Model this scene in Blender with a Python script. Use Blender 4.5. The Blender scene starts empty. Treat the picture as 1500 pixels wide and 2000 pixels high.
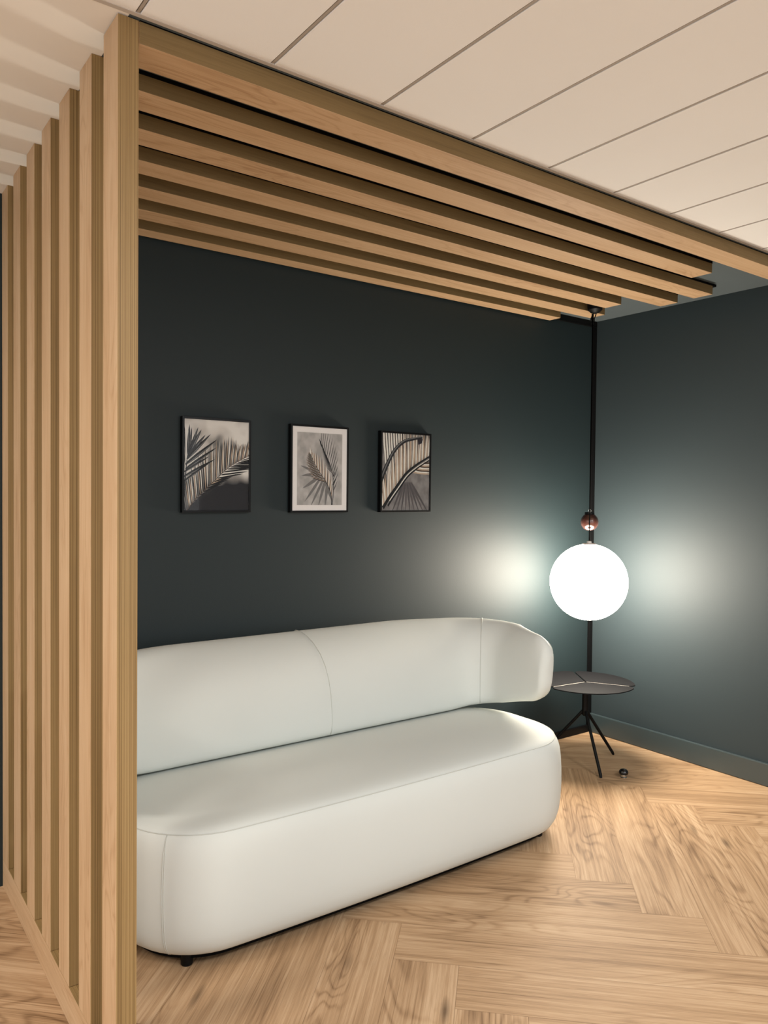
import bpy, bmesh, math, random
from mathutils import Vector, Matrix
C = bpy.context.scene.collection
SC = bpy.context.scene
PI = math.pi
random.seed(7)

# ------------------------------------------------------------------ camera
CAM_F, YAW, PITCH, ROLL, CAM_H = 1515.6, 0.6341, 0.0220, 0.0095, 1.4946
H = 2.60
cy, sy, cp, sp_ = math.cos(YAW), math.sin(YAW), math.cos(PITCH), math.sin(PITCH)
fwd = Vector((sy*cp, cy*cp, -sp_)); rgt = Vector((cy, -sy, 0)); up = rgt.cross(fwd)
r2 = rgt*math.cos(ROLL) + up*math.sin(ROLL); u2 = -rgt*math.sin(ROLL) + up*math.cos(ROLL)
cam_d = bpy.data.cameras.new('camera'); cam = bpy.data.objects.new('camera', cam_d); C.objects.link(cam)
cam_d.sensor_fit = 'HORIZONTAL'; cam_d.sensor_width = 36; cam_d.lens = CAM_F*36/1500
cam_d.clip_start = 0.05
M3 = Matrix((r2, u2, -fwd)).transposed(); cam.matrix_world = Matrix.Translation((0, 0, CAM_H)) @ M3.to_4x4()
SC.camera = cam

# ------------------------------------------------------------------ light
w = bpy.data.worlds.new('world'); SC.world = w; w.use_nodes = True
w.node_tree.nodes['Background'].inputs[0].default_value = (0.95, 0.98, 1.0, 1)
w.node_tree.nodes['Background'].inputs[1].default_value = 1.2
def area(name, loc, size, power, col):
    d = bpy.data.lights.new(name, 'AREA'); d.shape = 'RECTANGLE'; d.size, d.size_y = size
    d.energy = power; d.color = col
    o = bpy.data.objects.new(name, d); C.objects.link(o); o.location = loc
    return o
WARM = (1.0, 0.93, 0.84)
NEUT = (0.95, 0.98, 1.0)
area('ceiling_panel_light', (0.9, -0.5, 2.58), (0.6, 0.6), 38, NEUT)
area('ceiling_panel_light', (2.7, -0.5, 2.58), (0.6, 0.6), 38, NEUT)
area('ceiling_panel_light', (-1.7, 2.3, 2.58), (0.6, 0.6), 44, WARM)
area('ceiling_panel_light', (-1.8, 0.9, 2.58), (0.6, 0.6), 40, WARM)
GLOBE = 45.0
SC.view_settings.view_transform = 'Standard'; SC.view_settings.look = 'None'
SC.view_settings.exposure = 0.23; SC.view_settings.gamma = 1.0
SC.view_settings.use_curve_mapping = False

# ------------------------------------------------------------------ materials
def lin(c):
    return tuple((v/255/12.92 if v/255 <= 0.04045 else ((v/255+0.055)/1.055)**2.4) for v in c)
def new_mat(name):
    m = bpy.data.materials.new(name); m.use_nodes = True
    nt = m.node_tree; b = nt.nodes['Principled BSDF']
    return m, nt, b
def N(nt, t, **kw):
    n = nt.nodes.new(t)
    for k, v in kw.items(): setattr(n, k, v)
    return n
def L(nt, a, b): nt.links.new(a, b)
def simple(name, rgb, rough=0.5, metal=0.0, spec=0.5, noise=0.06, nscale=6.0, bump=0.0, bscale=300.0):
    m, nt, b = new_mat(name)
    c = lin(rgb)
    tc = N(nt, 'ShaderNodeTexCoord'); no = N(nt, 'ShaderNodeTexNoise'); no.inputs['Scale'].default_value = nscale
    no.inputs['Detail'].default_value = 3
    L(nt, tc.outputs['Object'], no.inputs['Vector'])
    r = N(nt, 'ShaderNodeMix', data_type='RGBA'); L(nt, no.outputs['Fac'], r.inputs[0])
    r.inputs[6].default_value = (*[v*(1-noise) for v in c], 1); r.inputs[7].default_value = (*[min(1, v*(1+noise)) for v in c], 1)
    L(nt, r.outputs[2], b.inputs['Base Color'])
    b.inputs['Roughness'].default_value = rough; b.inputs['Metallic'].default_value = metal
    b.inputs['Specular IOR Level'].default_value = spec
    if bump:
        n2 = N(nt, 'ShaderNodeTexNoise'); n2.inputs['Scale'].default_value = bscale; L(nt, tc.outputs['Object'], n2.inputs['Vector'])
        bp = N(nt, 'ShaderNodeBump'); bp.inputs['Strength'].default_value = bump; bp.inputs['Distance'].default_value = 0.002
        L(nt, n2.outputs['Fac'], bp.inputs['Height']); L(nt, bp.outputs['Normal'], b.inputs['Normal'])
    return m
def ramp(nt, stops):
    r = N(nt, 'ShaderNodeValToRGB'); e = r.color_ramp.elements
    while len(e) < len(stops): e.new(0.5)
    for el, (p, c) in zip(e, stops):
        el.position = p; el.color = (*lin(c), 1) if max(c) > 1.01 else (*c, 1)
    return r
def math_n(nt, op, a, b=None, c=None):
    n = N(nt, 'ShaderNodeMath', operation=op)
    for i, v in enumerate((a, b, c)):
        if v is None: continue
        if isinstance(v, (int, float)): n.inputs[i].default_value = v
        else: L(nt, v, n.inputs[i])
    return n.outputs[0]

def wood(name, light, mid, dark, ulong=1.3, vacross=9.0, grain=1.0, rings=42.0, ringamt=0.35, knots=0.0, rough=0.42, stripes=0.0, plank=False, var=0.12):
    """UV in metres: u along the board, v across it; offsets per board are inside the UVs."""
    m, nt, b = new_mat(name)
    uv = N(nt, 'ShaderNodeUVMap'); uv.uv_map = 'UVMap'
    sep = N(nt, 'ShaderNodeSeparateXYZ'); L(nt, uv.outputs[0], sep.inputs[0])
    def vec(su, sv, z=0.0):
        cb = N(nt, 'ShaderNodeCombineXYZ')
        L(nt, math_n(nt, 'MULTIPLY', sep.outputs[0], su), cb.inputs[0]); L(nt, math_n(nt, 'MULTIPLY', sep.outputs[1], sv), cb.inputs[1])
        cb.inputs[2].default_value = z
        return cb.outputs[0]
    def noise(v, sc=1.0, det=4, rou=0.55, dist=0.0):
        n = N(nt, 'ShaderNodeTexNoise'); n.inputs['Scale'].default_value = sc; n.inputs['Detail'].default_value = det
        n.inputs['Roughness'].default_value = rou; n.inputs['Distortion'].default_value = dist; L(nt, v, n.inputs['Vector'])
        return n.outputs['Fac']
    broad = noise(vec(ulong, vacross), 1.0, 4, 0.55, 0.6)
    streak = noise(vec(ulong*1.5, vacross*12, 3.3), 1.0, 6, 0.7, 0.30)
    thinl = N(nt, 'ShaderNodeMapRange'); L(nt, noise(vec(ulong*1.2, vacross*26, 31.0), 1.0, 3, 0.6, 0.25), thinl.inputs[0])
    thinl.inputs[1].default_value = 0.56; thinl.inputs[2].default_value = 0.72
    fine = noise(vec(ulong*9, vacross*45, 7.1), 1.0, 3, 0.6, 0.1)
    # cathedral rings: contours of a smooth stretched field
    field = noise(vec(ulong*1.1, vacross*0.75, 11.0), 1.0, 2, 0.4, 0.5)
    ring = math_n(nt, 'SINE', math_n(nt, 'MULTIPLY', field, rings*2.2))
    ring = math_n(nt, 'POWER', math_n(nt, 'ADD', math_n(nt, 'MULTIPLY', ring, 0.5), 0.5), 4.0)
    mask = N(nt, 'ShaderNodeMapRange'); L(nt, noise(vec(ulong*0.9, vacross*0.5, 23.0), 1.0, 1, 0.4, 0.0), mask.inputs[0])
    mask.inputs[1].default_value = 0.42; mask.inputs[2].default_value = 0.62
    ringm = math_n(nt, 'MULTIPLY', math_n(nt, 'MULTIPLY', ring, mask.outputs[0]), ringamt)
    s = math_n(nt, 'MULTIPLY', math_n(nt, 'SUBTRACT', broad, 0.5), 1.1*grain)
    s = math_n(nt, 'ADD', s, math_n(nt, 'MULTIPLY', math_n(nt, 'SUBTRACT', streak, 0.5), 1.3*grain))
    s = math_n(nt, 'ADD', s, math_n(nt, 'MULTIPLY', math_n(nt, 'SUBTRACT', fine, 0.5), 0.6*grain))
    s = math_n(nt, 'SUBTRACT', s, ringm)
    s = math_n(nt, 'SUBTRACT', s, math_n(nt, 'MULTIPLY', thinl.outputs[0], 0.30*grain))
    s = math_n(nt, 'ADD', s, 0.04*grain)
    if stripes:
        st = noise(vec(0.25, 330.0, 5.0), 1.0, 2, 0.5, 0.0)
        s = math_n(nt, 'ADD', s, math_n(nt, 'MULTIPLY', math_n(nt, 'SUBTRACT', st, 0.5), stripes))
    if plank:
        at = N(nt, 'ShaderNodeAttribute'); at.attribute_name = 'tone'
        s = math_n(nt, 'ADD', s, math_n(nt, 'MULTIPLY', math_n(nt, 'SUBTRACT', at.outputs['Fac'], 0.5), var*2))
    s = math_n(nt, 'ADD', s, 0.5)
    r = ramp(nt, [(0.0, dark), (0.48, mid), (0.95, light)]); L(nt, s, r.inputs[0])
    col = r.outputs[0]
    if knots:
        vo = N(nt, 'ShaderNodeTexVoronoi'); vo.inputs['Scale'].default_value = 1.0; vo.inputs['Randomness'].default_value = 1.0
        L(nt, vec(1.5, 6.0, 0.4), vo.inputs['Vector'])
        wob = math_n(nt, 'ADD', vo.outputs['Distance'], math_n(nt, 'MULTIPLY', math_n(nt, 'SUBTRACT', streak, 0.5), 0.09))
        mr = N(nt, 'ShaderNodeMapRange'); L(nt, wob, mr.inputs[0]); mr.inputs[1].default_value = 0.01; mr.inputs[2].default_value = 0.11
        mr.inputs[3].default_value = knots; mr.inputs[4].default_value = 0.0
        mx = N(nt, 'ShaderNodeMix', data_type='RGBA'); L(nt, mr.outputs[0], mx.inputs[0]); L(nt, col, mx.inputs[6])
        mx.inputs[7].default_value = (*lin(tuple(v*0.62 for v in dark)), 1); col = mx.outputs[2]
    L(nt, col, b.inputs['Base Color'])
    b.inputs['Roughness'].default_value = rough; b.inputs['Specular IOR Level'].default_value = 0.3
    bp = N(nt, 'ShaderNodeBump'); bp.inputs['Strength'].default_value = 0.12; bp.inputs['Distance'].default_value = 0.001
    L(nt, s, bp.inputs['Height']); L(nt, bp.outputs['Normal'], b.inputs['Normal'])
    return m

M_floor = wood('oak_plank_floor', (212, 182, 148), (179, 146, 111), (122, 93, 65), ulong=0.9, vacross=6.5, rings=56, ringamt=0.25, grain=0.9, knots=0.75, rough=0.6, plank=True, var=0.07)
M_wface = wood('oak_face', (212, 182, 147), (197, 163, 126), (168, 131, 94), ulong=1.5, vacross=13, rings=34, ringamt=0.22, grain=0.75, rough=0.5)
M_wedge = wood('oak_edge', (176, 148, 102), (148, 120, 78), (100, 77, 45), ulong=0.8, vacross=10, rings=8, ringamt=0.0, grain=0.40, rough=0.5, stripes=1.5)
M_wside_shade = wood('oak_beam_side_shaded', (148, 124, 84), (128, 105, 68), (98, 77, 47), ulong=1.5, vacross=14, rings=16, ringamt=0.10, grain=0.55, rough=0.55)  # olive edge tone, darkened further to paint in shade on the beam sides
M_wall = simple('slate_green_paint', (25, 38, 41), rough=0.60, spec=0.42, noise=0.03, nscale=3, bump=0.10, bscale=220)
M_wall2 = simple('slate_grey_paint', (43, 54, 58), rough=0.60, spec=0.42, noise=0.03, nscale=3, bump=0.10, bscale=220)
M_dceil = simple('slate_ceiling_paint', (82, 92, 96), rough=0.8, noise=0.03)
M_base = simple('slate_skirting_satin', (56, 68, 71), rough=0.3, spec=0.8, noise=0.02)
M_tile = simple('mineral_ceiling_tile', (242, 241, 240), rough=0.95, spec=0.1, noise=0.02, nscale=2, bump=0.15, bscale=500)
M_plaster = simple('cream_plaster', (246, 244, 239), rough=0.95, spec=0.1, noise=0.015)
M_tbar = simple('grey_ceiling_grid', (168, 158, 148), rough=0.6, spec=0.2, noise=0.03)
M_gap = simple('dark_grid_gap', (52, 46, 42), rough=0.9, noise=0.02)
M_black = simple('black_powder_coat', (8, 8, 9), rough=0.5, spec=0.2, noise=0.05)
M_blackm = simple('matt_black_strip', (8, 8, 9), rough=0.9, spec=0.1, noise=0.05)
M_cord = simple('black_textile_cord', (4, 4, 4), rough=1.0, spec=0.0, noise=0.05)
M_edge = simple('pale_ceiling_edge_trim', (198, 191, 184), rough=0.7, spec=0.2, noise=0.02)
M_table = simple('charcoal_powder_coat', (17, 17, 19), rough=0.7, spec=0.12, noise=0.05, bump=0.1, bscale=900)
M_sofa = simple('pale_grey_upholstery', (217, 221, 216), rough=0.7, spec=0.2, noise=0.015, nscale=3, bump=0.05, bscale=700)
M_seam = simple('pale_grey_stitching', (203, 206, 200), rough=0.6, spec=0.3, noise=0.02)
M_room = simple('off_white_wall_paint', (205, 198, 188), rough=0.9, noise=0.02)
M_ball = simple('polished_walnut_ball', (62, 36, 30), rough=0.2, spec=0.7, noise=0.15, nscale=18)
M_chrome = simple('polished_chrome', (215, 212, 206), rough=0.15, metal=1.0, noise=0.02)
M_rubber = simple('black_rubber', (14, 14, 15), rough=0.25, spec=0.6, noise=0.05)
M_frame = simple('black_picture_frame', (6, 6, 7), rough=0.35, spec=0.25, noise=0.05)
M_mat = simple('white_mount_board', (248, 244, 240), rough=0.9, noise=0.02)
def emis(name, col, s):
    m = bpy.data.materials.new(name); m.use_nodes = True; nt = m.node_tree
    b = nt.nodes['Principled BSDF']; b.inputs['Base Color'].default_value = (0.9, 0.9, 0.88, 1)
    b.inputs['Roughness'].default_value = 0.25
    b.inputs['Emission Color'].default_value = (*col, 1); b.inputs['Emission Strength'].default_value = s
    return m
M_globe = emis('opal_glass_lit', (1.0, 0.89, 0.74), GLOBE)

# ------------------------------------------------------------------ helpers
def put(o, parent=None):
    C.objects.link(o)
    if parent: o.parent = parent
    return o
def tag(o, label=None, cat=None, group=None, kind=None):
    if label: o['label'] = label
    if cat: o['category'] = cat
    if group: o['group'] = group
    if kind: o['kind'] = kind
    return o
def mesh_obj(name, bm, mats, parent=None, smooth=False, origin=None):
    me = bpy.data.meshes.new(name)
    if origin is not None: bmesh.ops.translate(bm, verts=bm.verts, vec=-Vector(origin))
    bm.to_mesh(me); bm.free()
    for m in (mats if isinstance(mats, (list, tuple)) else [mats]): me.materials.append(m)
    if smooth:
        for p in me.polygons: p.use_smooth = True
    o = bpy.data.objects.new(name, me)
    if origin is not None:
        o.location = origin
    return put(o, parent)
def empty(name, loc):
    o = bpy.data.objects.new(name, None); C.objects.link(o); o.location = loc; o.empty_display_size = 0.05
    return o
def add_box(bm, lo, hi, bevel=0.0, mi=0):
    lo, hi = Vector(lo), Vector(hi)
    r = bmesh.ops.create_cube(bm, size=1.0)
    vs = r['verts']
    for v in vs:
        v.co = Vector((lo[i] + (v.co[i]+0.5)*(hi[i]-lo[i]) for i in range(3)))
    fs = {f for v in vs for f in v.link_faces}
    for f in fs: f.material_index = mi
    if bevel:
        es = {e for v in vs for e in v.link_edges}
        bmesh.ops.bevel(bm, geom=list(es), offset=bevel, segments=2, affect='EDGES', profile=0.6)
def box_obj(name, lo, hi, mat, bevel=0.0, parent=None, kind=None, ploc=(0, 0, 0)):
    bm = bmesh.new(); add_box(bm, [a-b for a, b in zip(lo, ploc)], [a-b for a, b in zip(hi, ploc)], bevel)
    o = mesh_obj(name, bm, mat, parent)
    if kind: o['kind'] = kind
    return o
def tube(bm, pts, r, seg=10, closed=False, caps=True, radii=None):
    pts = [Vector(p) for p in pts]; n = len(pts); rings = []
    prev = None
    for i, p in enumerate(pts):
        if closed: t = (pts[(i+1) % n]-pts[i-1]).normalized()
        else: t = (pts[min(i+1, n-1)]-pts[max(i-1, 0)]).normalized()
        if prev is None:
            a = Vector((0, 0, 1)) if abs(t.z) < 0.9 else Vector((1, 0, 0))
            nrm = t.cross(a).normalized()
        else:
            nrm = (prev - t*prev.dot(t)).normalized()
        prev = nrm; bn = t.cross(nrm)
        rr = radii[i] if radii else r
        rings.append([bm.verts.new(p + (nrm*math.cos(2*PI*k/seg) + bn*math.sin(2*PI*k/seg))*rr) for k in range(seg)])
    m = n if closed else n-1
    for i in range(m):
        A, B = rings[i], rings[(i+1) % n]
        for k in range(seg): bm.faces.new((A[k], A[(k+1) % seg], B[(k+1) % seg], B[k]))
    if caps and not closed:
        bm.faces.new(rings[0][::-1]); bm.faces.new(rings[-1])
def lathe(bm, prof, c=(0, 0, 0), seg=32, mi=0):
    c = Vector(c); rings = []
    for r, z in prof:
        if r < 1e-6: rings.append([bm.verts.new(c+Vector((0, 0, z)))])
        else: rings.append([bm.verts.new(c+Vector((r*math.cos(2*PI*k/seg), r*math.sin(2*PI*k/seg), z))) for k in range(seg)])
    for A, B in zip(rings, rings[1:]):
        for k in range(seg):
            k2 = (k+1) % seg
            if len(A) == 1 and len(B) == 1: continue
            if len(A) == 1: f = bm.faces.new((A[0], B[k2], B[k]))
            elif len(B) == 1: f = bm.faces.new((A[k], A[k2], B[0]))
            else: f = bm.faces.new((A[k], A[k2], B[k2], B[k]))
            f.material_index = mi
    bmesh.ops.recalc_face_normals(bm, faces=bm.faces)
def smooth_by_angle(o, ang=35):
    me = o.data
    me.polygons.foreach_set('use_smooth', [True]*len(me.polygons))
    me.set_sharp_from_angle(angle=math.radians(ang))

def timber(name, lo, hi, axis, edge_faces, parent=None, bevel=0.0015, ploc=(0, 0, 0), edge=None):
    """A planed board; UV u runs along `axis`. edge_faces: normal axis index whose faces show the lined edge grain."""
    bm = bmesh.new(); add_box(bm, [a-b for a, b in zip(lo, ploc)], [a-b for a, b in zip(hi, ploc)], bevel)
    uvl = bm.loops.layers.uv.new('UVMap')
    ou, ov = random.uniform(0, 50), random.uniform(0, 50)
    bm.normal_update()
    for f in bm.faces:
        n = f.normal; ax = max(range(3), key=lambda i: abs(n[i]))
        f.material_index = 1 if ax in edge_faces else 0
        others = [i for i in range(3) if i != axis]
        for l in f.loops:
            co = l.vert.co
            va = [i for i in others if i != ax]
            if ax == axis: u, v = co[others[0]], co[others[1]]
            else: u, v = co[axis], co[va[0]] + ax*0.7
            l[uvl].uv = (u+ou, v+ov)
    return mesh_obj(name, bm, [M_wface, edge or M_wedge], parent)

# ------------------------------------------------------------------ setting
YB, SPC, TH = 1.826, 0.2100, 0.110      # first slat front, pitch, slat depth
XS, BW = 0.570, 0.049                    # screen's outer face, slat width
XW, YK = 3.991, 3.190                    # right wall, back wall
RX0, RY0 = -3.2, -3.0                    # far sides of the room behind the camera

# floor: herringbone at 45 degrees, planks W x 6W
W, NN = 0.211, 6
bm = bmesh.new(); uvl = bm.loops.layers.uv.new('UVMap')
tone = bm.faces.layers.float.new('tone')
A_ = Vector((1, -1)) / math.sqrt(2); B_ = Vector((1, 1)) / math.sqrt(2)
O_ = Vector((2.393, 1.963)) - A_*NN*W
def lat(x, y): return O_ + A_*(x*W) + B_*(y*W)
GAP = 0.0004/W
floor_faces = []
def clip_poly(poly):
    for ax, sgn, lim in ((0, 1, RX0), (0, -1, -XW), (1, 1, RY0), (1, -1, -YK)):
        out = []
        for i in range(len(poly)):
            P, Q = poly[i], poly[(i+1) % len(poly)]
            a, b = sgn*P[0][ax]-lim, sgn*Q[0][ax]-lim
            if a >= 0: out.append(P)
            if (a >= 0) != (b >= 0):
                t = a/(a-b); out.append((P[0].lerp(Q[0], t), P[1].lerp(Q[1], t)))
        poly = out
        if len(poly) < 3: return None
    return poly
for jj in range(-40, 41):
    for mm in range(-6, 7):
        bx, by = jj + mm*NN, -jj + mm*NN
        for fam in (0, 1):
            if fam == 0: x0, y0, x1, y1 = bx, by, bx+NN, by+1
            else: x0, y0, x1, y1 = bx+NN, by, bx+NN+1, by+NN
            x0 += GAP; y0 += GAP; x1 -= GAP; y1 -= GAP
            ou, ov = random.uniform(0, 90), random.uniform(0, 90); tn = random.random(); fl = random.choice((1, -1))
            q = []
            for (x, y) in ((x0, y0), (x1, y0), (x1, y1), (x0, y1)):
                lu, lv = ((x-x0)*W, (y-y0)*W) if fam == 0 else ((y-y0)*W, (x-x0)*W)
                q.append((lat(x, y), Vector((fl*lu+ou, lv+ov))))
            q = clip_poly(q)
            if not q: continue
            vs = [bm.verts.new((p.x, p.y, 0)) for p, _ in q]
            try: f = bm.faces.new(vs)
            except ValueError: continue
            if f.calc_area() < 1e-5: bm.faces.remove(f); continue
            f[tone] = tn
            for l, (_, t) in zip(f.loops, q): l[uvl].uv = t
bmesh.ops.recalc_face_normals(bm, faces=bm.faces)
for f in bm.faces:
    if f.normal.z < 0: f.normal_flip()
nplank = len(bm.faces)
add_box(bm, (RX0, RY0, -0.06), (XW, YK, -0.0008), mi=1)
floor = mesh_obj('floor', bm, [M_floor, simple('plank_joint', (140, 108, 76), rough=0.8)]); floor['kind'] = 'structure'

# walls
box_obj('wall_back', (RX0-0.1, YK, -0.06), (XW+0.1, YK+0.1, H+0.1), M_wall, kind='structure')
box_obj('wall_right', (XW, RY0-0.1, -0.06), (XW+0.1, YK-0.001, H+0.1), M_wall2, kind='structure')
#box_obj('wall_left', (RX0-0.1, RY0-0.1, -0.06), (RX0, YK-0.001, H+0.1), M_room, kind='structure')
#box_obj('wall_front', (RX0, RY0-0.1, -0.06), (XW-0.001, RY0, H+0.1), M_room, kind='structure')
bm = bmesh.new(); add_box(bm, (XW-0.020, RY0, 0.002), (XW, YK-0.017, 0.120), 0.005)
mesh_obj('baseboard_right', bm, M_base)['kind'] = 'structure'
# black trim lining the back wall: skirting, corner and ceiling pieces
YT = YK-0.016
box_obj('trim_1', (0.72, YT, 0.001), (XW-0.001, YK, 0.045), M_black, 0.001, kind='structure')
box_obj('trim_2', (XW-0.031, YT, 0.046), (XW-0.001, YK, H-0.038), M_black, 0.001, kind='structure')
box_obj('trim_3', (0.72, YT, H-0.037), (XW-0.001, YK, H-0.002), M_black, 0.001, kind='structure')

# ceilings: tiled one over the open room, plaster left of the screen, slate over the alcove
YC = YB+0.06
JX0, DJ = 0.609, 0.3483
bm = bmesh.new()
add_box(bm, (RX0, RY0, H+0.012), (XW, YB-0.012, H+0.08), mi=2)
xs = [JX0 + k*DJ for k in range(-11, 11)]
rows = [(YB-0.014, YB-1.45), (YB-1.45, YB-2.9), (YB-2.9, RY0)]
for ya, yb in rows:
    for k in range(len(xs)-1):
        a, b = max(xs[k]+0.0062, RX0), min(xs[k+1]-0.0062, XW)
        if b-a < 0.02: continue
        add_box(bm, (a, yb+0.0075, H), (b, ya-0.0075, H+0.012), 0.0015, mi=0)
for x in xs:
    if RX0 < x < XW: add_box(bm, (x-0.0035, RY0, H+0.0015), (x+0.0035, YB-0.02, H+0.012), mi=1)
for ya, yb in rows[:-1]:
    add_box(bm, (RX0, yb-0.0045, H+0.0015), (XW, yb+0.0045, H+0.012), mi=1)
o = mesh_obj('ceiling', bm, [M_tile, M_tbar, M_gap]); o['kind'] = 'structure'
box_obj('ceiling', (RX0, YB-0.012, H), (XS+BW/2, YK, H+0.08), M_plaster, kind='structure')
box_obj('ceiling', (XS+BW/2+0.0005, YB-0.012, H), (XW, YK, H+0.08), M_dceil, kind='structure')
bm = bmesh.new(); add_box(bm, (RX0, YB-0.022, H-0.001), (XW, YB-0.008, H+0.011), 0.0008)
o = mesh_obj('trim_4', bm, M_edge); o['kind'] = 'structure'

# ------------------------------------------------------------------ slat screen
ZR = 0.104
scr = empty('slat_screen', (XS+BW/2, (YB+YK)/2, 0))
tag(scr, 'floor to ceiling oak screen of upright slats on a low rail, left of the sofa', 'room divider')
pl = scr.location
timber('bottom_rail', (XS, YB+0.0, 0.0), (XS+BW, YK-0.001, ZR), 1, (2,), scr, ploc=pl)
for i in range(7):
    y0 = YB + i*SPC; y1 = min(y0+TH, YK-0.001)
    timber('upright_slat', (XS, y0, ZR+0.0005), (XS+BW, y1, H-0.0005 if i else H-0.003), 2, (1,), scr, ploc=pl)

# ceiling beams
ends = [XW-0.001, 3.385, 3.742, 3.757, 3.553, 3.682, 3.545]
ordn = ['longest one, beside the ceiling tiles', 'second from the front',
        'third from the front', 'fourth of the seven from the front',
        'fifth from the front', 'sixth, ending just behind the lamp cord', 'rearmost and closest to the picture wall']
for i in range(7):
    y0 = YB + i*SPC; y1 = min(y0+0.106, YK-0.02); zt = H-0.0035 if i == 0 else H-0.0115
    root = empty('overhead_batten', (XS+BW+0.001, y0, 2.544))
    tag(root, 'oak batten running overhead above the sofa, '+ordn[i], 'batten', 'oak battens running across above the sofa')
    timber('batten_board', (XS+BW+0.001, y0, 2.5445), (ends[i], y1, zt), 0, (1,), root, ploc=root.location, edge=M_wside_shade)
    ex = ends[i]-0.002 if i == 0 else ends[i]+(0.035 if i == 2 else 0.004)
    box_obj('mounting_strip', (XS+BW+0.003, y0+0.001, zt), (ex, y1-0.004, H), M_blackm, 0, root, ploc=root.location)

# ------------------------------------------------------------------ sofa
CX, HL = 1.768, 1.0
YF, YR = 2.186, 2.93
sofa = empty('sofa', (CX, (YF+YR)/2, 0))
tag(sofa, 'long pale grey sofa with rounded block seat and wraparound backrest against the dark wall', 'sofa')
so = Vector(sofa.location)
def foot(th, inset):
    """Rounded-rectangle footprint offset inward; th in [0,1) walks counter-clockwise starting at front centre."""
    R = 0.30 - 0.0
    hx, hy = HL-R, (YR-YF)/2-R
    rr = max(R-inset, 0.0)
    k = 1.0
    if inset > R: # shrink the core as well for deep insets
        k = max(0.0, 1-(inset-R)/0.9)
    segs = [2*hx, PI*R/2, 2*hy, PI*R/2]; tot = 2*sum(segs)
    s = (th*tot + 0) % tot
    # start at front centre going +x
    path = [hx, PI*R/2, 2*hy, PI*R/2, 2*hx, PI*R/2, 2*hy, PI*R/2, hx]
    i = 0
    while s > path[i] and i < 8: s -= path[i]; i += 1
    t = s/path[i] if path[i] else 0
    hx2, hy2 = hx*k, hy*max(0.0, k)
    if i == 0: p = (t*hx2, -hy2-rr)
    elif i == 1: a = -PI/2+t*PI/2; p = (hx2+rr*math.cos(a), -hy2+rr*math.sin(a))
    elif i == 2: p = (hx2+rr, -hy2+2*hy2*t)
    elif i == 3: a = t*PI/2; p = (hx2+rr*math.cos(a), hy2+rr*math.sin(a))
    elif i == 4: p = (hx2-2*hx2*t, hy2+rr)
    elif i == 5: a = PI/2+t*PI/2; p = (-hx2+rr*math.cos(a), hy2+rr*math.sin(a))
    elif i == 6: p = (-hx2-rr, hy2-2*hy2*t)
    elif i == 7: a = PI+t*PI/2; p = (-hx2+rr*math.cos(a), -hy2+rr*math.sin(a))
    else: p = (-hx2+hx2*t, -hy2-rr)
    x, y = p
    # gentle bow of the front
    y += 0.022*(abs(x)/HL)**2 * (1 if y < 0 else 0)
    return Vector((x, y))
def ths(n):
    # denser in the corners: sample path uniformly in index space
    R = 0.30; hx, hy = HL-R, (YR-YF)/2-R
    path = [hx, PI*R/2, 2*hy, PI*R/2, 2*hx, PI*R/2, 2*hy, PI*R/2, hx]; tot = sum(path)
    cnt = [10, 12, 3, 12, 20, 12, 3, 12, 10]; out = []; acc = 0
    for Lp, c in zip(path, cnt):
        for k in range(c): out.append((acc+Lp*k/c)/tot)
        acc += Lp
    return out
prof = [(0.30, 0.040), (0.12, 0.040), (0.075, 0.0405), (0.052, 0.047), (0.036, 0.060), (0.020, 0.085), (0.009, 0.12), (0.003, 0.17), (0.0, 0.23), (0.001, 0.29), (0.004, 0.34),
        (0.009, 0.38), (0.016, 0.405), (0.024, 0.422), (0.033, 0.4335), (0.046, 0.442), (0.065, 0.448), (0.10, 0.453), (0.16, 0.4565), (0.23, 0.4585), (0.296, 0.4595)]
TS = ths(0)
def seat_pt(th, inset, z, off=0.0):
    p = foot(th, inset-off); return Vector((p.x, p.y, z))
bm = bmesh.new(); rings = []
for ins, z in prof:
    rings.append([bm.verts.new(seat_pt(t, ins, z)) for t in TS])
for A, B in zip(rings, rings[1:]):
    n = len(A)
    for k in range(n): bm.faces.new((A[k], A[(k+1) % n], B[(k+1) % n], B[k]))
bm.faces.new(rings[0][::-1])
# close the top with a strip between the two long sides
bm.faces.new(rings[-1])
bmesh.ops.recalc_face_normals(bm, faces=bm.faces)
seat = mesh_obj('seat', bm, M_sofa, sofa, smooth=True)
# seams of the seat
def seam_obj(name, pts, r=0.0016, closed=False, parent=sofa):
    bm = bmesh.new(); tube(bm, pts, r, 6, closed)
    return mesh_obj(name, bm, M_seam, parent, smooth=True)
pts = []
for t in TS: pts.append(seat_pt(t, 0.0325, 0.4340, 0.0))
seam_obj('rim_seam', pts, 0.0016, True, seat)
R_ = 0.30; hx_, hy_ = HL-R_, (YR-YF)/2-R_
tot_ = 2*(2*hx_+2*hy_)+2*PI*R_
for s_ in (hx_+PI*R_/4, tot_-hx_-PI*R_/4):
    for dd in (-0.003, 0.003):
        pts = [seat_pt((s_+dd*(1 if z < 0.40 else 0.4))/tot_, ins, z) for ins, z in prof[3:15]]
        seam_obj('corner_seam', pts, 0.0013, False, seat)
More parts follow.
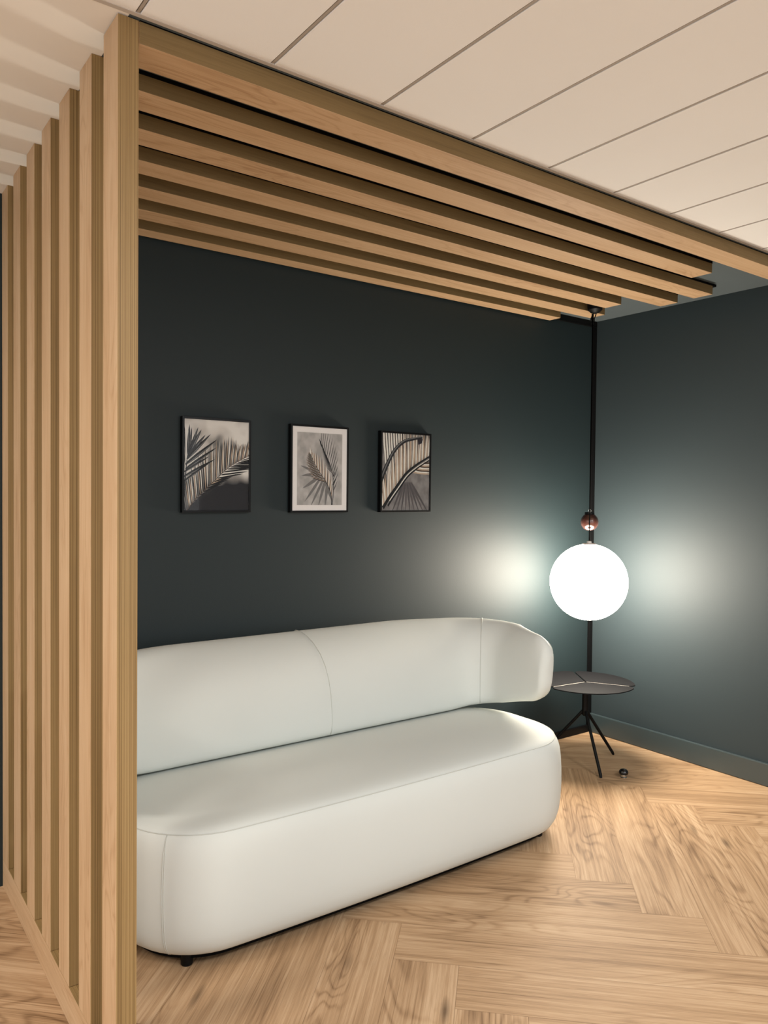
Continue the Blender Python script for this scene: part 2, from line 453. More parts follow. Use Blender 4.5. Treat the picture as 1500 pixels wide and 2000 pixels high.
# dark plinth brought outward to draw the shadow line under the sofa; feet
bm = bmesh.new(); rr_ = [[bm.verts.new(seat_pt(t, 0.072, z)) for t in TS] for z in (0.026, 0.0402)]
for k in range(len(TS)): bm.faces.new((rr_[0][k], rr_[0][(k+1) % len(TS)], rr_[1][(k+1) % len(TS)], rr_[1][k]))
bm.faces.new(rr_[0][::-1]); bm.faces.new(rr_[1]); bmesh.ops.recalc_face_normals(bm, faces=bm.faces)
mesh_obj('plinth', bm, M_blackm, sofa)
for fx, fy in ((-0.82, -0.235), (0.80, -0.235), (-0.82, 0.24), (0.80, 0.24)):
    bm = bmesh.new(); lathe(bm, [(0, 0), (0.017, 0), (0.019, 0.003), (0.021, 0.041), (0, 0.041)], (fx, fy, 0), 20)
    mesh_obj('foot', bm, M_black, sofa)

# backrest: sections swept along a path that wraps round both ends
S1R, S1L, RA, S3 = 0.745, 0.835, 0.115, 0.275
S2 = RA*PI/2
YI = 2.762 - so.y
def s1(s): return S1R if s >= 0 else S1L
def stot(s): return s1(s)+S2+S3
def bpath(s):
    S1 = s1(s)
    sg = 1 if s >= 0 else -1; a = abs(s)
    if a <= S1: p, nrm = Vector((a, YI)), Vector((0, 1))
    elif a <= S1+S2:
        t = (a-S1)/RA; p = Vector((S1+RA*math.sin(t), YI-RA+RA*math.cos(t))); nrm = Vector((math.sin(t), math.cos(t)))
    else:
        d = a-S1-S2; p = Vector((S1+RA+d*0.05, YI-RA-d)); nrm = Vector((1, 0.05)).normalized()
    return Vector((sg*p.x, p.y)), Vector((sg*nrm.x, nrm.y))
fat = [(0.012, 0.470), (0.001, 0.490), (-0.001, 0.53), (0.001, 0.58), (0.009, 0.64), (0.026, 0.70), (0.055, 0.755), (0.098, 0.803), (0.155, 0.840), (0.215, 0.864), (0.270, 0.876), (0.315, 0.874), (0.345, 0.855),
       (0.357, 0.820), (0.352, 0.76), (0.338, 0.69), (0.318, 0.62), (0.295, 0.55), (0.265, 0.49), (0.225, 0.462), (0.16, 0.458), (0.09, 0.458), (0.035, 0.460)]
thin = [(0.010, 0.555), (0.001, 0.575), (-0.002, 0.60), (-0.003, 0.64), (-0.001, 0.68), (0.004, 0.72), (0.012, 0.76), (0.022, 0.795), (0.033, 0.820), (0.046, 0.838), (0.060, 0.846), (0.075, 0.843), (0.088, 0.830),
        (0.096, 0.805), (0.098, 0.76), (0.096, 0.71), (0.092, 0.66), (0.087, 0.61), (0.080, 0.57), (0.068, 0.548), (0.052, 0.541), (0.036, 0.540), (0.022, 0.545)]
def sstep(a, b, x):
    t = min(1, max(0, (x-a)/(b-a))); return t*t*(3-2*t)
def section(s):
    S1 = s1(s); STOT = stot(s)
    a = abs(s); k = sstep(S1-0.24, STOT, a)**1.0
    kz = sstep(S1+S2*0.3, STOT+0.06, a)
    kb = sstep(S1-0.06, STOT+0.03, a)
    out = []
    p, n = bpath(s)
    e = STOT-a
    RC = 0.10
    q = max(0.0, (RC-e)/RC); sh = RC*(1-math.sqrt(max(0.0, 1-min(q, 1)**2)))
    TE = 0.030
    qt = max(0.0, (TE-e)/TE); th = math.sqrt(max(0.0, 1-min(qt, 1)**2)); th = 0.10+0.90*th
    for (n0, z0), (n1, z1) in zip(fat, thin):
        nn = n0*(1-k)+n1*k
        zz0, zz1 = z0, z1
        z = z0*(1-kz)+z1*kz
        zt, zb = 0.876*(1-kz)+0.846*kz, 0.458*(1-kz)+0.540*kz
        zt0, zb0 = zt, zb
        zb = 0.458*(1-kb)+0.558*kb
        z = zb+(z-zb0)/(zt0-zb0)*(zt-zb)
        zm = (zt+zb)/2; hf = (zt-zb)/2
        z = zm + (z-zm)*(hf-sh)/hf
        nc = 0.05 if k > 0.5 else 0.18
        nn = nc*1.0 + (nn-nc)*th if e < TE else nn
        out.append(Vector((p.x+n.x*nn, p.y+n.y*nn, z)))
    return out
def half_ss(sg):
    S1 = s1(sg); STOT = stot(sg); base = S1+S2
    return ([i*S1/16 for i in range(16)] + [S1+S2*i/14 for i in range(14)] + [base+(S3-0.10)*i/7 for i in range(7)]
            + [STOT-0.10+0.10*math.sin(i/14*PI/2) for i in range(15)])
ss = [-x for x in half_ss(-1)[:0:-1]] + half_ss(1)
bm = bmesh.new(); rings = [[bm.verts.new(v) for v in section(s)] for s in ss]
for A, B in zip(rings, rings[1:]):
    n = len(A)
    for k in range(n): bm.faces.new((A[k], A[(k+1) % n], B[(k+1) % n], B[k]))
bm.faces.new(rings[0]); bm.faces.new(rings[-1][::-1])
bmesh.ops.recalc_face_normals(bm, faces=bm.faces)
back = mesh_obj('backrest', bm, M_sofa, sofa, smooth=True)
md = back.modifiers.new('subsurf', 'SUBSURF'); md.levels = 1; md.render_levels = 1
def back_seam(s):
    sec = section(s); p, n = bpath(s)
    pts = []
    cen = sum(sec, Vector())/len(sec)
    for i in range(0, 14):
        v = sec[i]; pts.append(v + (v-cen).normalized()*0.0002)
    return pts
for s in (0.0, S1R+S2*0.5, -(S1L+S2*0.5)):
    seam_obj('backrest_seam', back_seam(s), 0.0015, False, back)
# piping round the wing ends
for sg in (1, -1):
    pts = []; STOT = stot(sg)
    for s in [STOT-0.34+0.25*i/8 for i in range(8)] + [STOT-0.09+0.088*math.sin(i/10*PI/2) for i in range(11)]:
        pts.append(section(sg*s)[12])
    for s in [STOT-0.09+0.088*math.sin(i/10*PI/2) for i in range(10, -1, -1)]:
        pts.append(section(sg*s)[19])
    seam_obj('edge_seam', pts, 0.0016, False, back)
# brackets carrying the backrest, set into the rear of the seat
for x in (-0.55, 0.0, 0.55):
    bm = bmesh.new(); add_box(bm, (x-0.04, YI+0.06, 0.445), (x+0.04, YI+0.13, 0.47), 0.003)
    mesh_obj('backrest_bracket', bm, M_black, sofa)

# ------------------------------------------------------------------ side table
TX, TY, TZ = 3.500, 2.828, 0.453
tb = empty('side_table', (TX, TY, 0))
tag(tb, 'low round charcoal side table with petal leaves and splayed legs under the globe lamp', 'table')
RT = 0.268
def petal(a0, a1, gap=0.004, rc=0.035):
    """Sector between a0 and a1 with rounded outer corners and straight slots."""
    bm = bmesh.new()
    def P(a, r): return Vector((r*math.cos(a), r*math.sin(a)))
    pts = []
    mid = (a0+a1)/2
    d0, d1 = P(a0, 1), P(a1, 1); n0 = Vector((-d0.y, d0.x)); n1 = Vector((d1.y, -d1.x))
    apex = P(mid, gap/math.sin((a1-a0)/2))
    pts.append(apex)
    # corner at a0: fillet between slot line and outer circle
    def fillet(d, nn, rev):
        c_off = gap+rc; rad = RT-rc; along = math.sqrt(rad*rad-c_off*c_off)
        c = d*along + nn*c_off
        start = math.atan2(-nn.y, -nn.x); end = math.atan2(c.y, c.x)
        da = (end-start+PI) % (2*PI)-PI
        q = [c + Vector((math.cos(start+da*t/8), math.sin(start+da*t/8)))*rc for t in range(9)]
        return q, end
    q0, e0 = fillet(d0, n0, False); q1, e1 = fillet(d1, n1, True)
    pts += q0
    da = (e1-e0) % (2*PI)
    for t in range(1, 24): pts.append(P(e0+da*t/24, RT))
    pts += q1[::-1]
    top, bot = TZ, TZ-0.005
    vt = [bm.verts.new((p.x, p.y, top)) for p in pts]; vb = [bm.verts.new((p.x, p.y, bot)) for p in pts]
    bm.faces.new(vt); bm.faces.new(vb[::-1])
    for k in range(len(pts)): bm.faces.new((vt[k-1], vb[k-1], vb[k], vt[k]))
    bmesh.ops.recalc_face_normals(bm, faces=bm.faces)
    es = [e for e in bm.edges if all(abs(v.co.z-top) < 1e-6 for v in e.verts)]
    bmesh.ops.bevel(bm, geom=es, offset=0.001, segments=2, affect='EDGES')
    return bm
SL = [math.radians(a) for a in (-57, 56, 182)]
SL = [math.atan2(v[1], v[0]) for v in ((0.121, -0.203), (0.150, 0.211), (-0.211, 0.023))]
SL.sort()
for k in range(3):
    a0 = SL[k]; a1 = SL[(k+1) % 3]
    if a1 < a0: a1 += 2*PI
    o = mesh_obj('tabletop_petal', petal(a0, a1), M_table, tb)
bm = bmesh.new(); lathe(bm, [(0, TZ-0.0135), (0.05, TZ-0.0135), (0.05, TZ-0.0055), (0, TZ-0.0055)], (0, 0, 0), 32)
mesh_obj('hub_plate', bm, M_black, tb)
bm = bmesh.new()
for a in SL:
    tube(bm, [(0.03*math.cos(a), 0.03*math.sin(a), TZ-0.009), (RT*0.84*math.cos(a), RT*0.84*math.sin(a), TZ-0.009)], 0.003, 8)
# pale strips added in two slots to paint the glints there
bm.free()
M_slot_glint = simple('painted_slot_glint', (190, 184, 176), rough=0.35, metal=0.6, noise=0.02)
for a in (SL[0], SL[2]):
    bm = bmesh.new(); d_ = Vector((math.cos(a), math.sin(a), 0)); n_ = Vector((-d_.y, d_.x, 0))*0.0036
    z0, z1 = TZ-0.0045, TZ-0.0008
    P0, P1 = d_*0.006, d_*(RT-0.032)
    vs = [bm.verts.new(p+o_+Vector((0, 0, z))) for z in (z0, z1) for p, o_ in ((P0, n_), (P0, -n_), (P1, -n_), (P1, n_))]
    for f in ((3, 2, 1, 0), (4, 5, 6, 7), (0, 1, 5, 4), (1, 2, 6, 5), (2, 3, 7, 6), (3, 0, 4, 7)): bm.faces.new([vs[i] for i in f])
    bmesh.ops.recalc_face_normals(bm, faces=bm.faces)
    tag(mesh_obj('slot_glint_strip', bm, M_slot_glint, tb), 'pale strip added for the glint in the slot between two petals')
bm = bmesh.new(); lathe(bm, [(0, 0.262), (0.012, 0.262), (0.0165, 0.268), (0.0165, TZ-0.0136), (0, TZ-0.0136)], (0, 0, 0), 24)
o = mesh_obj('stem', bm, M_black, tb); smooth_by_angle(o)
mx, my = 3.548-TX, 2.706-TY
fa = math.atan2(2.606-TY, 3.365-TX)
feet = [(3.365-TX, 2.606-TY), (3.732-TX, 2.806-TY), (-0.125, 0.212)]
for fx, fy in feet:
    bm = bmesh.new(); dn = Vector((fx, fy)).normalized()
    tube(bm, [(dn.x*0.012, dn.y*0.012, 0.285), (fx*0.97, fy*0.97, 0.012), (fx, fy, 0.0)], 0.0085, 12, radii=[0.0085, 0.0085, 0.007])
    bmesh.ops.translate(bm, verts=bm.verts, vec=(0, 0, 0.0025))
    o = mesh_obj('leg', bm, M_black, tb); smooth_by_angle(o)

# ------------------------------------------------------------------ pendant lamp with counterweight
GX, GY, GZ, GR = 3.517, 2.830, 1.015, 0.214
lp = empty('pendant_lamp', (GX, GY, H))
tag(lp, 'glowing white glass globe pendant on black cords with a dark wooden counterweight ball above', 'lamp')
def LO(x, y, z): return (x-GX, y-GY, z-H)
bm = bmesh.new()
nseg = 40
th0 = math.radians(12)
pf = [(GR*math.sin(th0+(PI-th0-0.0)*i/nseg), GR*math.cos(th0+(PI-th0)*i/nseg)) for i in range(nseg+1)]
pf[-1] = (0, -GR)
pf = [(0, pf[0][1])] + pf
lathe(bm, pf, LO(GX, GY, GZ), 64)
o = mesh_obj('globe_shade', bm, M_globe, lp); smooth_by_angle(o, 60)
tag(o, 'glowing opal white glass globe')
bm = bmesh.new(); lathe(bm, [(0, 0.0), (0.040, 0.0), (0.042, 0.003), (0.036, 0.008), (0.014, 0.010), (0.012, 0.020), (0.005, 0.022), (0, 0.022)], LO(GX, GY, GZ+GR*math.cos(th0)+0.0005), 32)
o = mesh_obj('shade_cap', bm, simple('white_enamel', (225, 220, 214), rough=0.4), lp); smooth_by_angle(o)
ZCAP = GZ+GR*math.cos(th0)+0.02
# ball sits a little to the right of the lamp cord
BX, BYy, BZ, BR = GX+0.0115, GY-0.0082, 1.352, 0.0500
rv = Vector((rgt.x, rgt.y, 0)).normalized()
vv = Vector((sy, cy, 0)); ballc = Vector((GX, GY, BZ)) + rv*0.0145 + vv*(BR+0.005)
bm = bmesh.new(); bmesh.ops.create_uvsphere(bm, u_segments=40, v_segments=24, radius=BR)
bmesh.ops.translate(bm, verts=bm.verts, vec=LO(*ballc))
ball = mesh_obj('counterweight_ball', bm, M_ball, lp, smooth=True)
tag(ball, 'polished dark brown wooden ball')
bm = bmesh.new(); lathe(bm, [(0, 0.0), (0.027, 0.0), (0.027, 0.011), (0.022, 0.013), (0, 0.013)], LO(ballc.x, ballc.y, ballc.z+BR-0.007), 28)
mesh_obj('ball_cap', bm, M_black, ball)
bm = bmesh.new(); ringc = Vector(LO(ballc.x, ballc.y, ballc.z+BR+0.013))
tube(bm, [ringc + Vector((rv.x*0.008*math.cos(t), rv.y*0.008*math.cos(t), 0.008*math.sin(t))) for t in [2*PI*k/20 for k in range(20)]], 0.0018, 8, closed=True)
mesh_obj('hanging_ring', bm, M_chrome, ball, smooth=True)
# cords: one to the shade (passing in front of the ball), one to the ball
view = -Vector((sy, cy, 0))
cf = Vector((GX, GY, 0)) + view*0.0
ztop = H-0.104
def cordpts(x0, y0, z0, x1, y1, z1, sag=0.0):
    return [LO(x0+(x1-x0)*t/12, y0+(y1-y0)*t/12, z0+(z1-z0)*t/12) for t in range(13)]
fr = Vector((GX, GY, 0)) + view*(BR+0.004)
bm = bmesh.new()
tube(bm, [LO(GX, GY, ztop), LO(GX, GY, 1.8), LO(GX, GY, ZCAP-0.002)], 0.0028, 8)
mesh_obj('lamp_cord', bm, M_cord, lp, smooth=True)
bm = bmesh.new()
c2 = Vector((ballc.x, ballc.y, 0))
tube(bm, [LO(c2.x, c2.y, ztop), LO(c2.x, c2.y, 2.0), LO(c2.x, c2.y, ballc.z+BR+0.02)], 0.0028, 8)
mesh_obj('counterweight_cord', bm, M_cord, lp, smooth=True)
# ceiling canopy and pulley
half_c = (0.012, -0.006, 0)
bm = bmesh.new(); lathe(bm, [(0, 0), (0.043, 0), (0.043, -0.030), (0.040, -0.060), (0.024, -0.074), (0.010, -0.080), (0, -0.080)], half_c, 32)
o = mesh_obj('ceiling_canopy', bm, M_black, lp); smooth_by_angle(o)
bm = bmesh.new()
half = (Vector((c2.x, c2.y, 0))-Vector((GX, GY, 0)))/2; hd = half.normalized(); hn = Vector((-hd.y, hd.x, 0)); hr = half.length
pc = half + Vector((0, 0, ztop-H)); seg = 28; ringsA = []
for off, rad in ((-0.006, hr+0.004), (-0.002, hr-0.002), (0.002, hr-0.002), (0.006, hr+0.004)):
    ringsA.append([bm.verts.new(pc + hn*off + (hd*math.cos(2*PI*k/seg)+Vector((0, 0, 1))*math.sin(2*PI*k/seg))*rad) for k in range(seg)])
for A, B in zip(ringsA, ringsA[1:]):
    for k in range(seg): bm.faces.new((A[k], A[(k+1) % seg], B[(k+1) % seg], B[k]))
bm.faces.new(ringsA[0][::-1]); bm.faces.new(ringsA[-1]); bmesh.ops.recalc_face_normals(bm, faces=bm.faces)
mesh_obj('pulley_wheel', bm, M_black, lp)
bm = bmesh.new(); tube(bm, [Vector(half_c)+hn*0.009+Vector((0, 0, -0.074)), pc+hn*0.0095, pc+hn*0.0095-Vector((0, 0, 0.012))], 0.003, 8)
tube(bm, [Vector(half_c)-hn*0.009+Vector((0, 0, -0.074)), pc-hn*0.0095, pc-hn*0.0095-Vector((0, 0, 0.012))], 0.003, 8)
tube(bm, [pc+hn*0.011, pc-hn*0.011], 0.004, 10)
mesh_obj('pulley_fork', bm, M_black, lp, smooth=True)

# ------------------------------------------------------------------ door stop on the floor
ds = empty('door_stop', (3.475, 2.545, 0))
tag(ds, 'small black domed door stop with chrome base on the floor right of the table legs', 'door stop')
bm = bmesh.new(); lathe(bm, [(0, 0), (0.017, 0), (0.018, 0.002), (0.014, 0.006), (0.013, 0.017), (0, 0.017)], (0, 0, 0), 28)
o = mesh_obj('chrome_base', bm, M_chrome, ds); smooth_by_angle(o)
bm = bmesh.new(); lathe(bm, [(0, 0.0172), (0.019, 0.0172), (0.0235, 0.021), (0.025, 0.027), (0.0235, 0.034), (0.018, 0.041), (0.010, 0.045), (0, 0.046)], (0, 0, 0), 32)
o = mesh_obj('rubber_dome', bm, M_rubber, ds); smooth_by_angle(o)

# ------------------------------------------------------------------ framed prints
def art_bg(name, c0, c1, c2, split=None, sc=3.0, dark=None, lo=0.38, hi=0.62):
    """Print paper: UV 0..1; blurred tonal photograph ground."""
    m, nt, b = new_mat(name)
    uv = N(nt, 'ShaderNodeUVMap'); uv.uv_map = 'UVMap'; sep = N(nt, 'ShaderNodeSeparateXYZ'); L(nt, uv.outputs[0], sep.inputs[0])
    no = N(nt, 'ShaderNodeTexNoise'); no.inputs['Scale'].default_value = sc; no.inputs['Detail'].default_value = 2; L(nt, uv.outputs[0], no.inputs['Vector'])
    mr = N(nt, 'ShaderNodeMapRange'); L(nt, no.outputs['Fac'], mr.inputs[0]); mr.inputs[1].default_value = lo; mr.inputs[2].default_value = hi
    r = ramp(nt, [(0.0, c0), (0.5, c1), (1.0, c2)]); L(nt, mr.outputs[0], r.inputs[0])
    col = r.outputs[0]
    if split is not None:
        # dark lower area with a soft edge rising to the right
        e = math_n(nt, 'SUBTRACT', sep.outputs[1], math_n(nt, 'ADD', math_n(nt, 'MULTIPLY', sep.outputs[0], split[1]), split[0]))
        e = math_n(nt, 'ADD', e, math_n(nt, 'MULTIPLY', math_n(nt, 'SUBTRACT', no.outputs['Fac'], 0.5), 0.25))
        m2 = N(nt, 'ShaderNodeMapRange'); L(nt, e, m2.inputs[0]); m2.inputs[1].default_value = -0.05; m2.inputs[2].default_value = 0.10
        mx = N(nt, 'ShaderNodeMix', data_type='RGBA'); L(nt, m2.outputs[0], mx.inputs[0]); mx.inputs[6].default_value = (*lin(dark), 1)
        L(nt, col, mx.inputs[7]); col = mx.outputs[2]
    L(nt, col, b.inputs['Base Color']); b.inputs['Roughness'].default_value = 0.6
    return m
INKS = {}
def ink(rgb):
    if rgb not in INKS: INKS[rgb] = simple('print_ink_%d' % len(INKS), rgb, rough=0.6, noise=0.12, nscale=60)
    return INKS[rgb]
class Print:
    def __init__(s, w, h): s.w, s.h, s.polys = w, h, []
    def poly(s, pts, col): s.polys.append((pts, col))
    def blade(s, p, q, wd, col, bend=0.0):
        """Leaflet from p to q (u right, v down, fractions), widest near a third."""
        p, q = Vector(p), Vector(q); d = q-p; n = Vector((-d.y, d.x)).normalized() if d.length > 0 else Vector((0, 1))
        prof_ = ((0.0, 0.35), (0.12, 0.8), (0.35, 1.0), (0.65, 0.75), (0.88, 0.35))
        A, B = [], []
        for t, k in prof_:
            c = p + d*t + n*(bend*math.sin(PI*t*0.5)*0 + bend*t*t)
            A.append(c+n*wd*k*0.5); B.append(c-n*wd*k*0.5)
        s.polys.append((A+[q+n*bend]+B[::-1], col))
    def stem(s, pts, wd, col):
        pts = [Vector(p) for p in pts]
        A, B = [], []
        for i, p in enumerate(pts):
            t = (pts[min(i+1, len(pts)-1)]-pts[max(i-1, 0)]).normalized(); n = Vector((-t.y, t.x)); k = wd*(1-0.6*i/(len(pts)-1))/2
            A.append(p+n*k); B.append(p-n*k)
        s.polys.append((A+B[::-1], col))
def spline(pts, n):
    """Catmull-Rom through 2-D points."""
    P = [Vector(p) for p in pts]; P = [P[0]*2-P[1]] + P + [P[-1]*2-P[-2]]; out = []
    for k in range(n+1):
        g = k/n*(len(P)-3); i = min(int(g), len(P)-4); t = g-i
        a, b_, c, d_ = P[i:i+4]
        out.append(0.5*((2*b_)+(c-a)*t+(2*a-5*b_+4*c-d_)*t*t+(3*b_-a-3*c+d_)*t**3))
    return out
def clip01(pts):
    poly = list(pts)
    for ax, sgn, lim in ((0, 1, 0), (0, -1, -1), (1, 1, 0), (1, -1, -1)):
        out = []
        for i in range(len(poly)):
            P, Q = poly[i], poly[(i+1) % len(poly)]
            a, b = sgn*P[ax]-lim, sgn*Q[ax]-lim
            if a >= 0: out.append(P)
            if (a >= 0) != (b >= 0): out.append(P.lerp(Q, a/(a-b)))
        poly = out
        if len(poly) < 3: return None
    return poly
def framed(x0, x1, z0, z1, pr, bg, label, matw=0.0, depth=0.026, fw=0.0095):
    cx, cz = (x0+x1)/2, (z0+z1)/2
    root = empty('framed_print', (cx, YK-0.001, z0))
    tag(root, label, 'picture', 'framed palm leaf prints on the dark wall')
    w2, h2 = (x1-x0)/2, z1-z0
    yf, ybk = -depth, 0.0
    for nm, lo, hi in (('l', (-w2, yf, 0), (-w2+fw, ybk, h2)), ('r', (w2-fw, yf, 0), (w2, ybk, h2)), ('b', (-w2+fw, yf, 0), (w2-fw, ybk, fw)), ('t', (-w2+fw, yf, h2-fw), (w2-fw, ybk, h2))):
        pass
    bm = bmesh.new()
    for lo, hi in (((-w2, yf, 0), (-w2+fw, ybk, h2)), ((w2-fw, yf, 0), (w2, ybk, h2)), ((-w2+fw, yf, 0), (w2-fw, ybk, fw)), ((-w2+fw, yf, h2-fw), (w2-fw, ybk, h2))):
        add_box(bm, lo, hi, 0.0008)
    mesh_obj('frame', bm, M_frame, root)
    iw0, iw1, iz0, iz1 = -w2+fw, w2-fw, fw, h2-fw
    yp = yf+0.006
    if matw:
        bm = bmesh.new(); a = matw
        for lo, hi in (((iw0, yp-0.0015, iz0), (iw0+a, yp, iz1)), ((iw1-a, yp-0.0015, iz0), (iw1, yp, iz1)), ((iw0+a, yp-0.0015, iz0), (iw1-a, yp, iz0+a)), ((iw0+a, yp-0.0015, iz1-a), (iw1-a, yp, iz1))):
            add_box(bm, lo, hi)
        mesh_obj('mount', bm, M_mat, root)
        iw0 += a; iw1 -= a; iz0 += a; iz1 -= a
    bm = bmesh.new(); uvl = bm.loops.layers.uv.new('UVMap')
    mats = [bg]; idx = {}
    def face(pts, y, mi):
        vs = [bm.verts.new((iw0+(iw1-iw0)*p[0], y, iz1-(iz1-iz0)*p[1])) for p in pts]
        try: f = bm.faces.new(vs)
        except ValueError: return
        f.material_index = mi
        for l, p in zip(f.loops, pts): l[uvl].uv = (p[0], 1-p[1])
    face([(0, 0), (0, 1), (1, 1), (1, 0)], yp, 0)
    for i, (pts, col) in enumerate(pr.polys):
        if col not in idx: idx[col] = len(mats); mats.append(ink(col))
        q = clip01(pts)
        if q: face(q, yp-0.00002-0.0000035*i, idx[col])
    bm.normal_update()
    for f in bm.faces:
        if f.normal.y > 0: f.normal_flip()
    bmx = mesh_obj('print', bm, mats, root)
    bm = bmesh.new(); add_box(bm, (iw0-(matw or 0)+0.0002, yf+0.0015, iz0-(matw or 0)+0.0002), (iw1+(matw or 0)-0.0002, yf+0.003, iz1+(matw or 0)-0.0002))
    mesh_obj('glazing', bm, M_glass, root)
# glazing: thin clear sheet with a faint reflection
M_glass = bpy.data.materials.new('clear_glazing'); M_glass.use_nodes = True
nt = M_glass.node_tree; nt.nodes.remove(nt.nodes['Principled BSDF'])
tr = N(nt, 'ShaderNodeBsdfTransparent'); gl = N(nt, 'ShaderNodeBsdfGlossy'); gl.inputs['Roughness'].default_value = 0.03
fr_ = N(nt, 'ShaderNodeFresnel'); fr_.inputs[0].default_value = 1.25; mxs = N(nt, 'ShaderNodeMixShader')
L(nt, fr_.outputs[0], mxs.inputs[0]); L(nt, tr.outputs[0], mxs.inputs[1]); L(nt, gl.outputs[0], mxs.inputs[2]); L(nt, mxs.outputs[0], nt.nodes['Material Output'].inputs[0])

rnd = random.Random(3)
DK, DK2, GY1, TAN, CRM, BRN = (8, 8, 10), (34, 34, 37), (124, 122, 120), (208, 184, 158), (250, 243, 232), (90, 74, 62)
# print one: dark fan at left, lit frond sweeping to the right
p1 = Print(1, 1)
R1 = spline([(0.04, 1.0), (0.18, 0.87), (0.42, 0.70), (0.66, 0.53), (0.85, 0.44), (1.05, 0.36)], 46)
for i, p in enumerate(R1):
    t = i/46
    ln = 0.20+0.24*math.sin(PI*min(1, t*1.25+0.05)); ang = math.radians(-104+30*t + rnd.uniform(-2, 2))
    for dx, col, wd in ((0.010, DK if t < 0.8 else BRN, 0.020), (0.0, (TAN, CRM, GY1)[i % 3] if t > 0.05 else GY1, 0.014)):
        p1.blade(p+Vector((dx, 0)), p+Vector((dx, 0))+Vector((-math.cos(ang)*-1, math.sin(ang)*1.0))*ln*rnd.uniform(0.85, 1.1), wd, col, 0.01)
    if i % 2 == 0 and t > 0.1:
        ln2 = 0.16+0.46*min(1, t*1.1); a2 = math.radians(-20+26*t+rnd.uniform(-2, 2))
        if t < 0.45: a2 = math.radians(-30+30*t)
        p1.blade(p+Vector((0, 0.012)), p+Vector((math.cos(a2)*ln2, math.sin(a2)*ln2+0.012)), 0.022, DK if t > 0.3 else DK2, 0.01)
        p1.blade(p, p+Vector((math.cos(a2)*ln2*0.95, math.sin(a2)*ln2)), 0.013, CRM if t > 0.45 else (TAN if t > 0.35 else GY1), 0.01)
p1.stem(R1, 0.012, BRN)
for b0, tip, wd in (((0.0, 0.50), (0.01, 0.08), 0.03), ((0.06, 0.40), (0.08, 0.06), 0.05), ((0.08, 0.38), (0.115, 0.09), 0.035), ((0.08, 0.36), (0.21, 0.085), 0.045), ((0.09, 0.34), (0.26, 0.11), 0.05),
                    ((0.05, 0.42), (0.32, 0.165), 0.05), ((0.04, 0.44), (0.40, 0.155), 0.045), ((0.02, 0.50), (0.50, 0.21), 0.045), ((0.02, 0.55), (0.49, 0.30), 0.04), ((0.0, 0.58), (0.38, 0.40), 0.03),
                    ((0.0, 0.63), (0.47, 0.43), 0.035), ((0.0, 0.68), (0.40, 0.46), 0.03)):
    p1.blade(b0, tip, wd, DK2 if wd > 0.045 else DK, 0.0)
    p1.blade((b0[0]+0.02, b0[1]+0.0), (tip[0]-0.02, tip[1]+0.02), wd*0.25, GY1, 0.0)
p1.stem(spline([(0.01, 0.72), (0.03, 0.55), (0.05, 0.40)], 6), 0.02, DK)
# print two: two small fronds and their cast shadow on a plaster ground
p2 = Print(1, 1)
SH = (126, 124, 121)
for b0, tip, wd, bd in (((0.50, 0.60), (0.13, 0.79), 0.055, 0.02), ((0.52, 0.62), (0.18, 0.97), 0.05, 0.02), ((0.58, 0.64), (0.30, 1.02), 0.05, 0.0), ((0.62, 0.66), (0.47, 1.02), 0.06, 0.0), ((0.67, 0.70), (0.62, 1.02), 0.07, 0.0),
                        ((0.46, 0.59), (0.10, 0.55), 0.05, -0.05), ((0.40, 0.55), (0.08, 0.44), 0.04, -0.02), ((0.60, 0.60), (0.78, 0.95), 0.08, 0.0)):
    p2.blade(b0, tip, wd, SH, bd)
RC_ = spline([(0.78, 1.0), (0.81, 0.80), (0.79, 0.58), (0.72, 0.42), (0.62, 0.28), (0.52, 0.17)], 30)
for i, p in enumerate(RC_[6:]):
    t = i/24
    a = math.radians(-150+45*t); ln = 0.13+0.12*math.sin(PI*t)
    if t > 0.25: p2.blade(p, p+Vector((math.cos(a)*ln*1.1, math.sin(a)*ln*0.75)), 0.013, (DK, DK2)[i % 2], 0.0)
    a = math.radians(-62-24*t); ln = 0.12+0.24*math.sin(PI*min(1, t*0.8+0.05))
    ln += 0.04
    if i % 2 == 0: p2.blade(p, p+Vector((math.cos(a)*ln, math.sin(a)*ln*0.85)), 0.013, (DK, DK2)[i % 2], 0.0)
RD_ = spline([(0.77, 1.0), (0.75, 0.84), (0.64, 0.68), (0.50, 0.55), (0.38, 0.42), (0.30, 0.30)], 34)
for i, p in enumerate(RD_[5:]):
    t = i/29
    if t > 0.3:
        a = math.radians(-176+16*t); ln = 0.34*math.sin(PI*(0.35+0.6*t))
        p2.blade(p+Vector((0, 0.008)), p+Vector((math.cos(a)*ln, math.sin(a)*ln*0.8-0.02)), 0.016, DK, -0.01)
        p2.blade(p, p+Vector((math.cos(a)*ln, math.sin(a)*ln*0.8-0.03)), 0.010, (CRM, TAN)[i % 2], -0.01)
    a = math.radians(-84-18*t); ln = 0.10+0.16*math.sin(PI*min(1, t+0.12))
    p2.blade(p, p+Vector((math.cos(a)*ln, math.sin(a)*ln)), 0.018, (TAN, BRN, CRM)[i % 3], 0.0)
p2.stem(RD_, 0.014, DK); p2.stem(RC_, 0.014, DK)
p2.blade((0.79, 0.72), (0.88, 0.60), 0.02, DK2); p2.blade((0.80, 0.60), (0.84, 0.53), 0.02, DK)
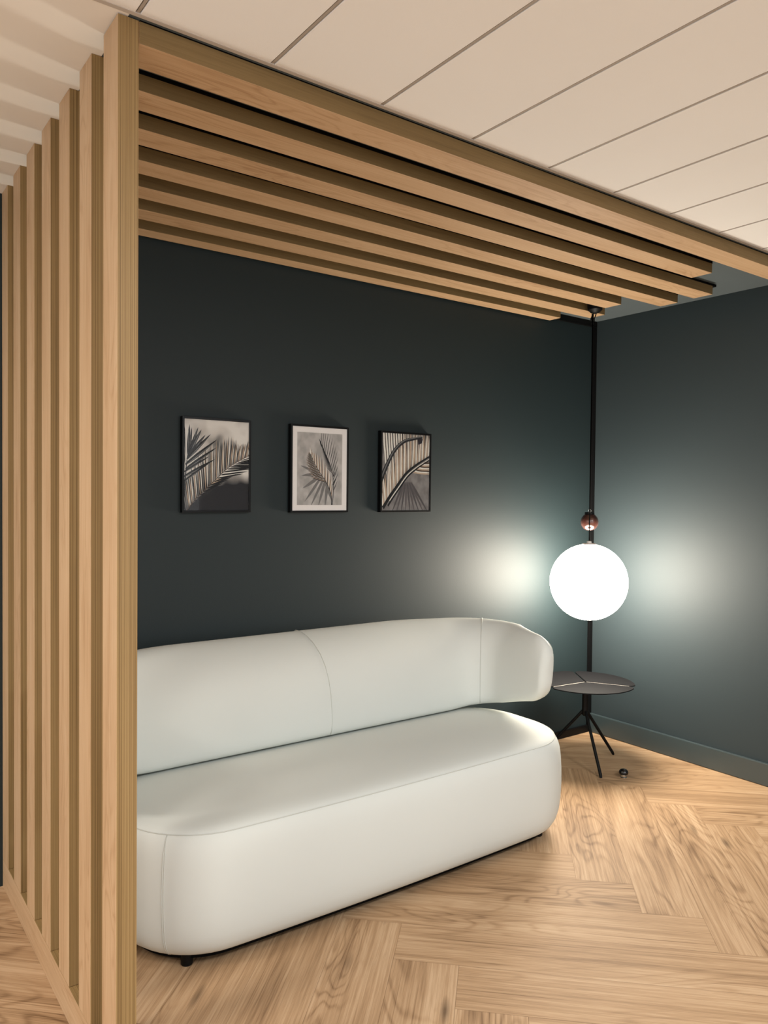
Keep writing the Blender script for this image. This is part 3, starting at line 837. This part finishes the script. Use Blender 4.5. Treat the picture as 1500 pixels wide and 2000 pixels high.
# print three: close-up of a dried frond
p3 = Print(1, 1)
for i in range(11):
    u = 0.0+i*0.052
    p3.blade((u+0.03, -0.06), (u*0.7+0.10+0.01*i, 0.30+0.25*(1-i/11)), 0.040, CRM); p3.blade((u+0.052, -0.06), (u*0.7+0.13+0.01*i, 0.30+0.25*(1-i/11)), 0.022, DK2 if i % 2 else BRN)
R3 = spline([(0.03, 0.97), (0.16, 0.83), (0.32, 0.68), (0.50, 0.52), (0.70, 0.41), (0.86, 0.34), (1.03, 0.27)], 44)
for i, p in enumerate(R3):
    t = i/44
    ln = 0.16+0.46*math.sin(PI*min(1, 0.15+t*0.75)); a = math.radians(-96+14*t+rnd.uniform(-3, 3))
    p3.blade(p+Vector((0.012, 0)), p+Vector((math.cos(a)*ln+0.012, math.sin(a)*ln)), 0.034, (BRN, DK, GY1)[i % 3], 0.02*rnd.uniform(-1, 1))
    p3.blade(p, p+Vector((math.cos(a)*ln*rnd.uniform(0.6, 1), math.sin(a)*ln*0.95)), 0.026, (CRM, TAN, (190, 178, 165))[i % 3], 0.02*rnd.uniform(-1, 1))
for i in range(9):
    t = i/8; p3.blade((0.66+0.2*t, 0.50-0.13*t), (1.05, 0.52-0.15*t), 0.028, (TAN, CRM, BRN)[i % 3])
for a_ in range(9):
    p3.blade((0.45+0.02*a_, 0.63), (0.20+0.10*a_, 1.05), 0.04, (104, 98, 98) if a_ % 2 else (92, 88, 88))
ARC = spline([(-0.02, 0.62), (0.10, 0.42), (0.26, 0.22), (0.45, 0.10), (0.64, 0.06), (0.85, 0.03)], 16)
p3.stem(ARC, 0.075, DK2); p3.stem([q+Vector((0.0, -0.010)) for q in ARC], 0.022, GY1)
p3.stem(R3, 0.052, DK); p3.stem([q+Vector((0.03, 0.02)) for q in R3[6:]], 0.016, CRM)
p3.stem([q+Vector((0.05, 0.03)) for q in R3[3:]], 0.030, DK)
p3.poly([Vector(v) for v in ((0.74, 0.05), (0.86, 0.05), (0.83, 0.11), (0.76, 0.13))], (40, 32, 40))

framed(1.262, 1.583, 1.411, 1.822, p1, art_bg('print_one_ground', (84, 86, 84), (206, 200, 192), (236, 232, 224), (0.34, -0.02), 2.2, (24, 24, 29), 0.30, 0.52),
       'black framed palm print, leftmost of three, fronds over a grey and black ground', 0)
framed(1.787, 2.109, 1.408, 1.822, p2, art_bg('print_two_ground', (172, 169, 164), (188, 184, 179), (202, 198, 193), None, 5.0),
       'black framed palm print with a wide white mount, between the other two', 0.026)
framed(2.304, 2.633, 1.407, 1.819, p3, art_bg('print_three_ground', (128, 124, 122), (142, 138, 135), (154, 150, 147), None, 7.0),
       'black framed close-up print of dried palm fronds, the one nearest the lamp', 0)
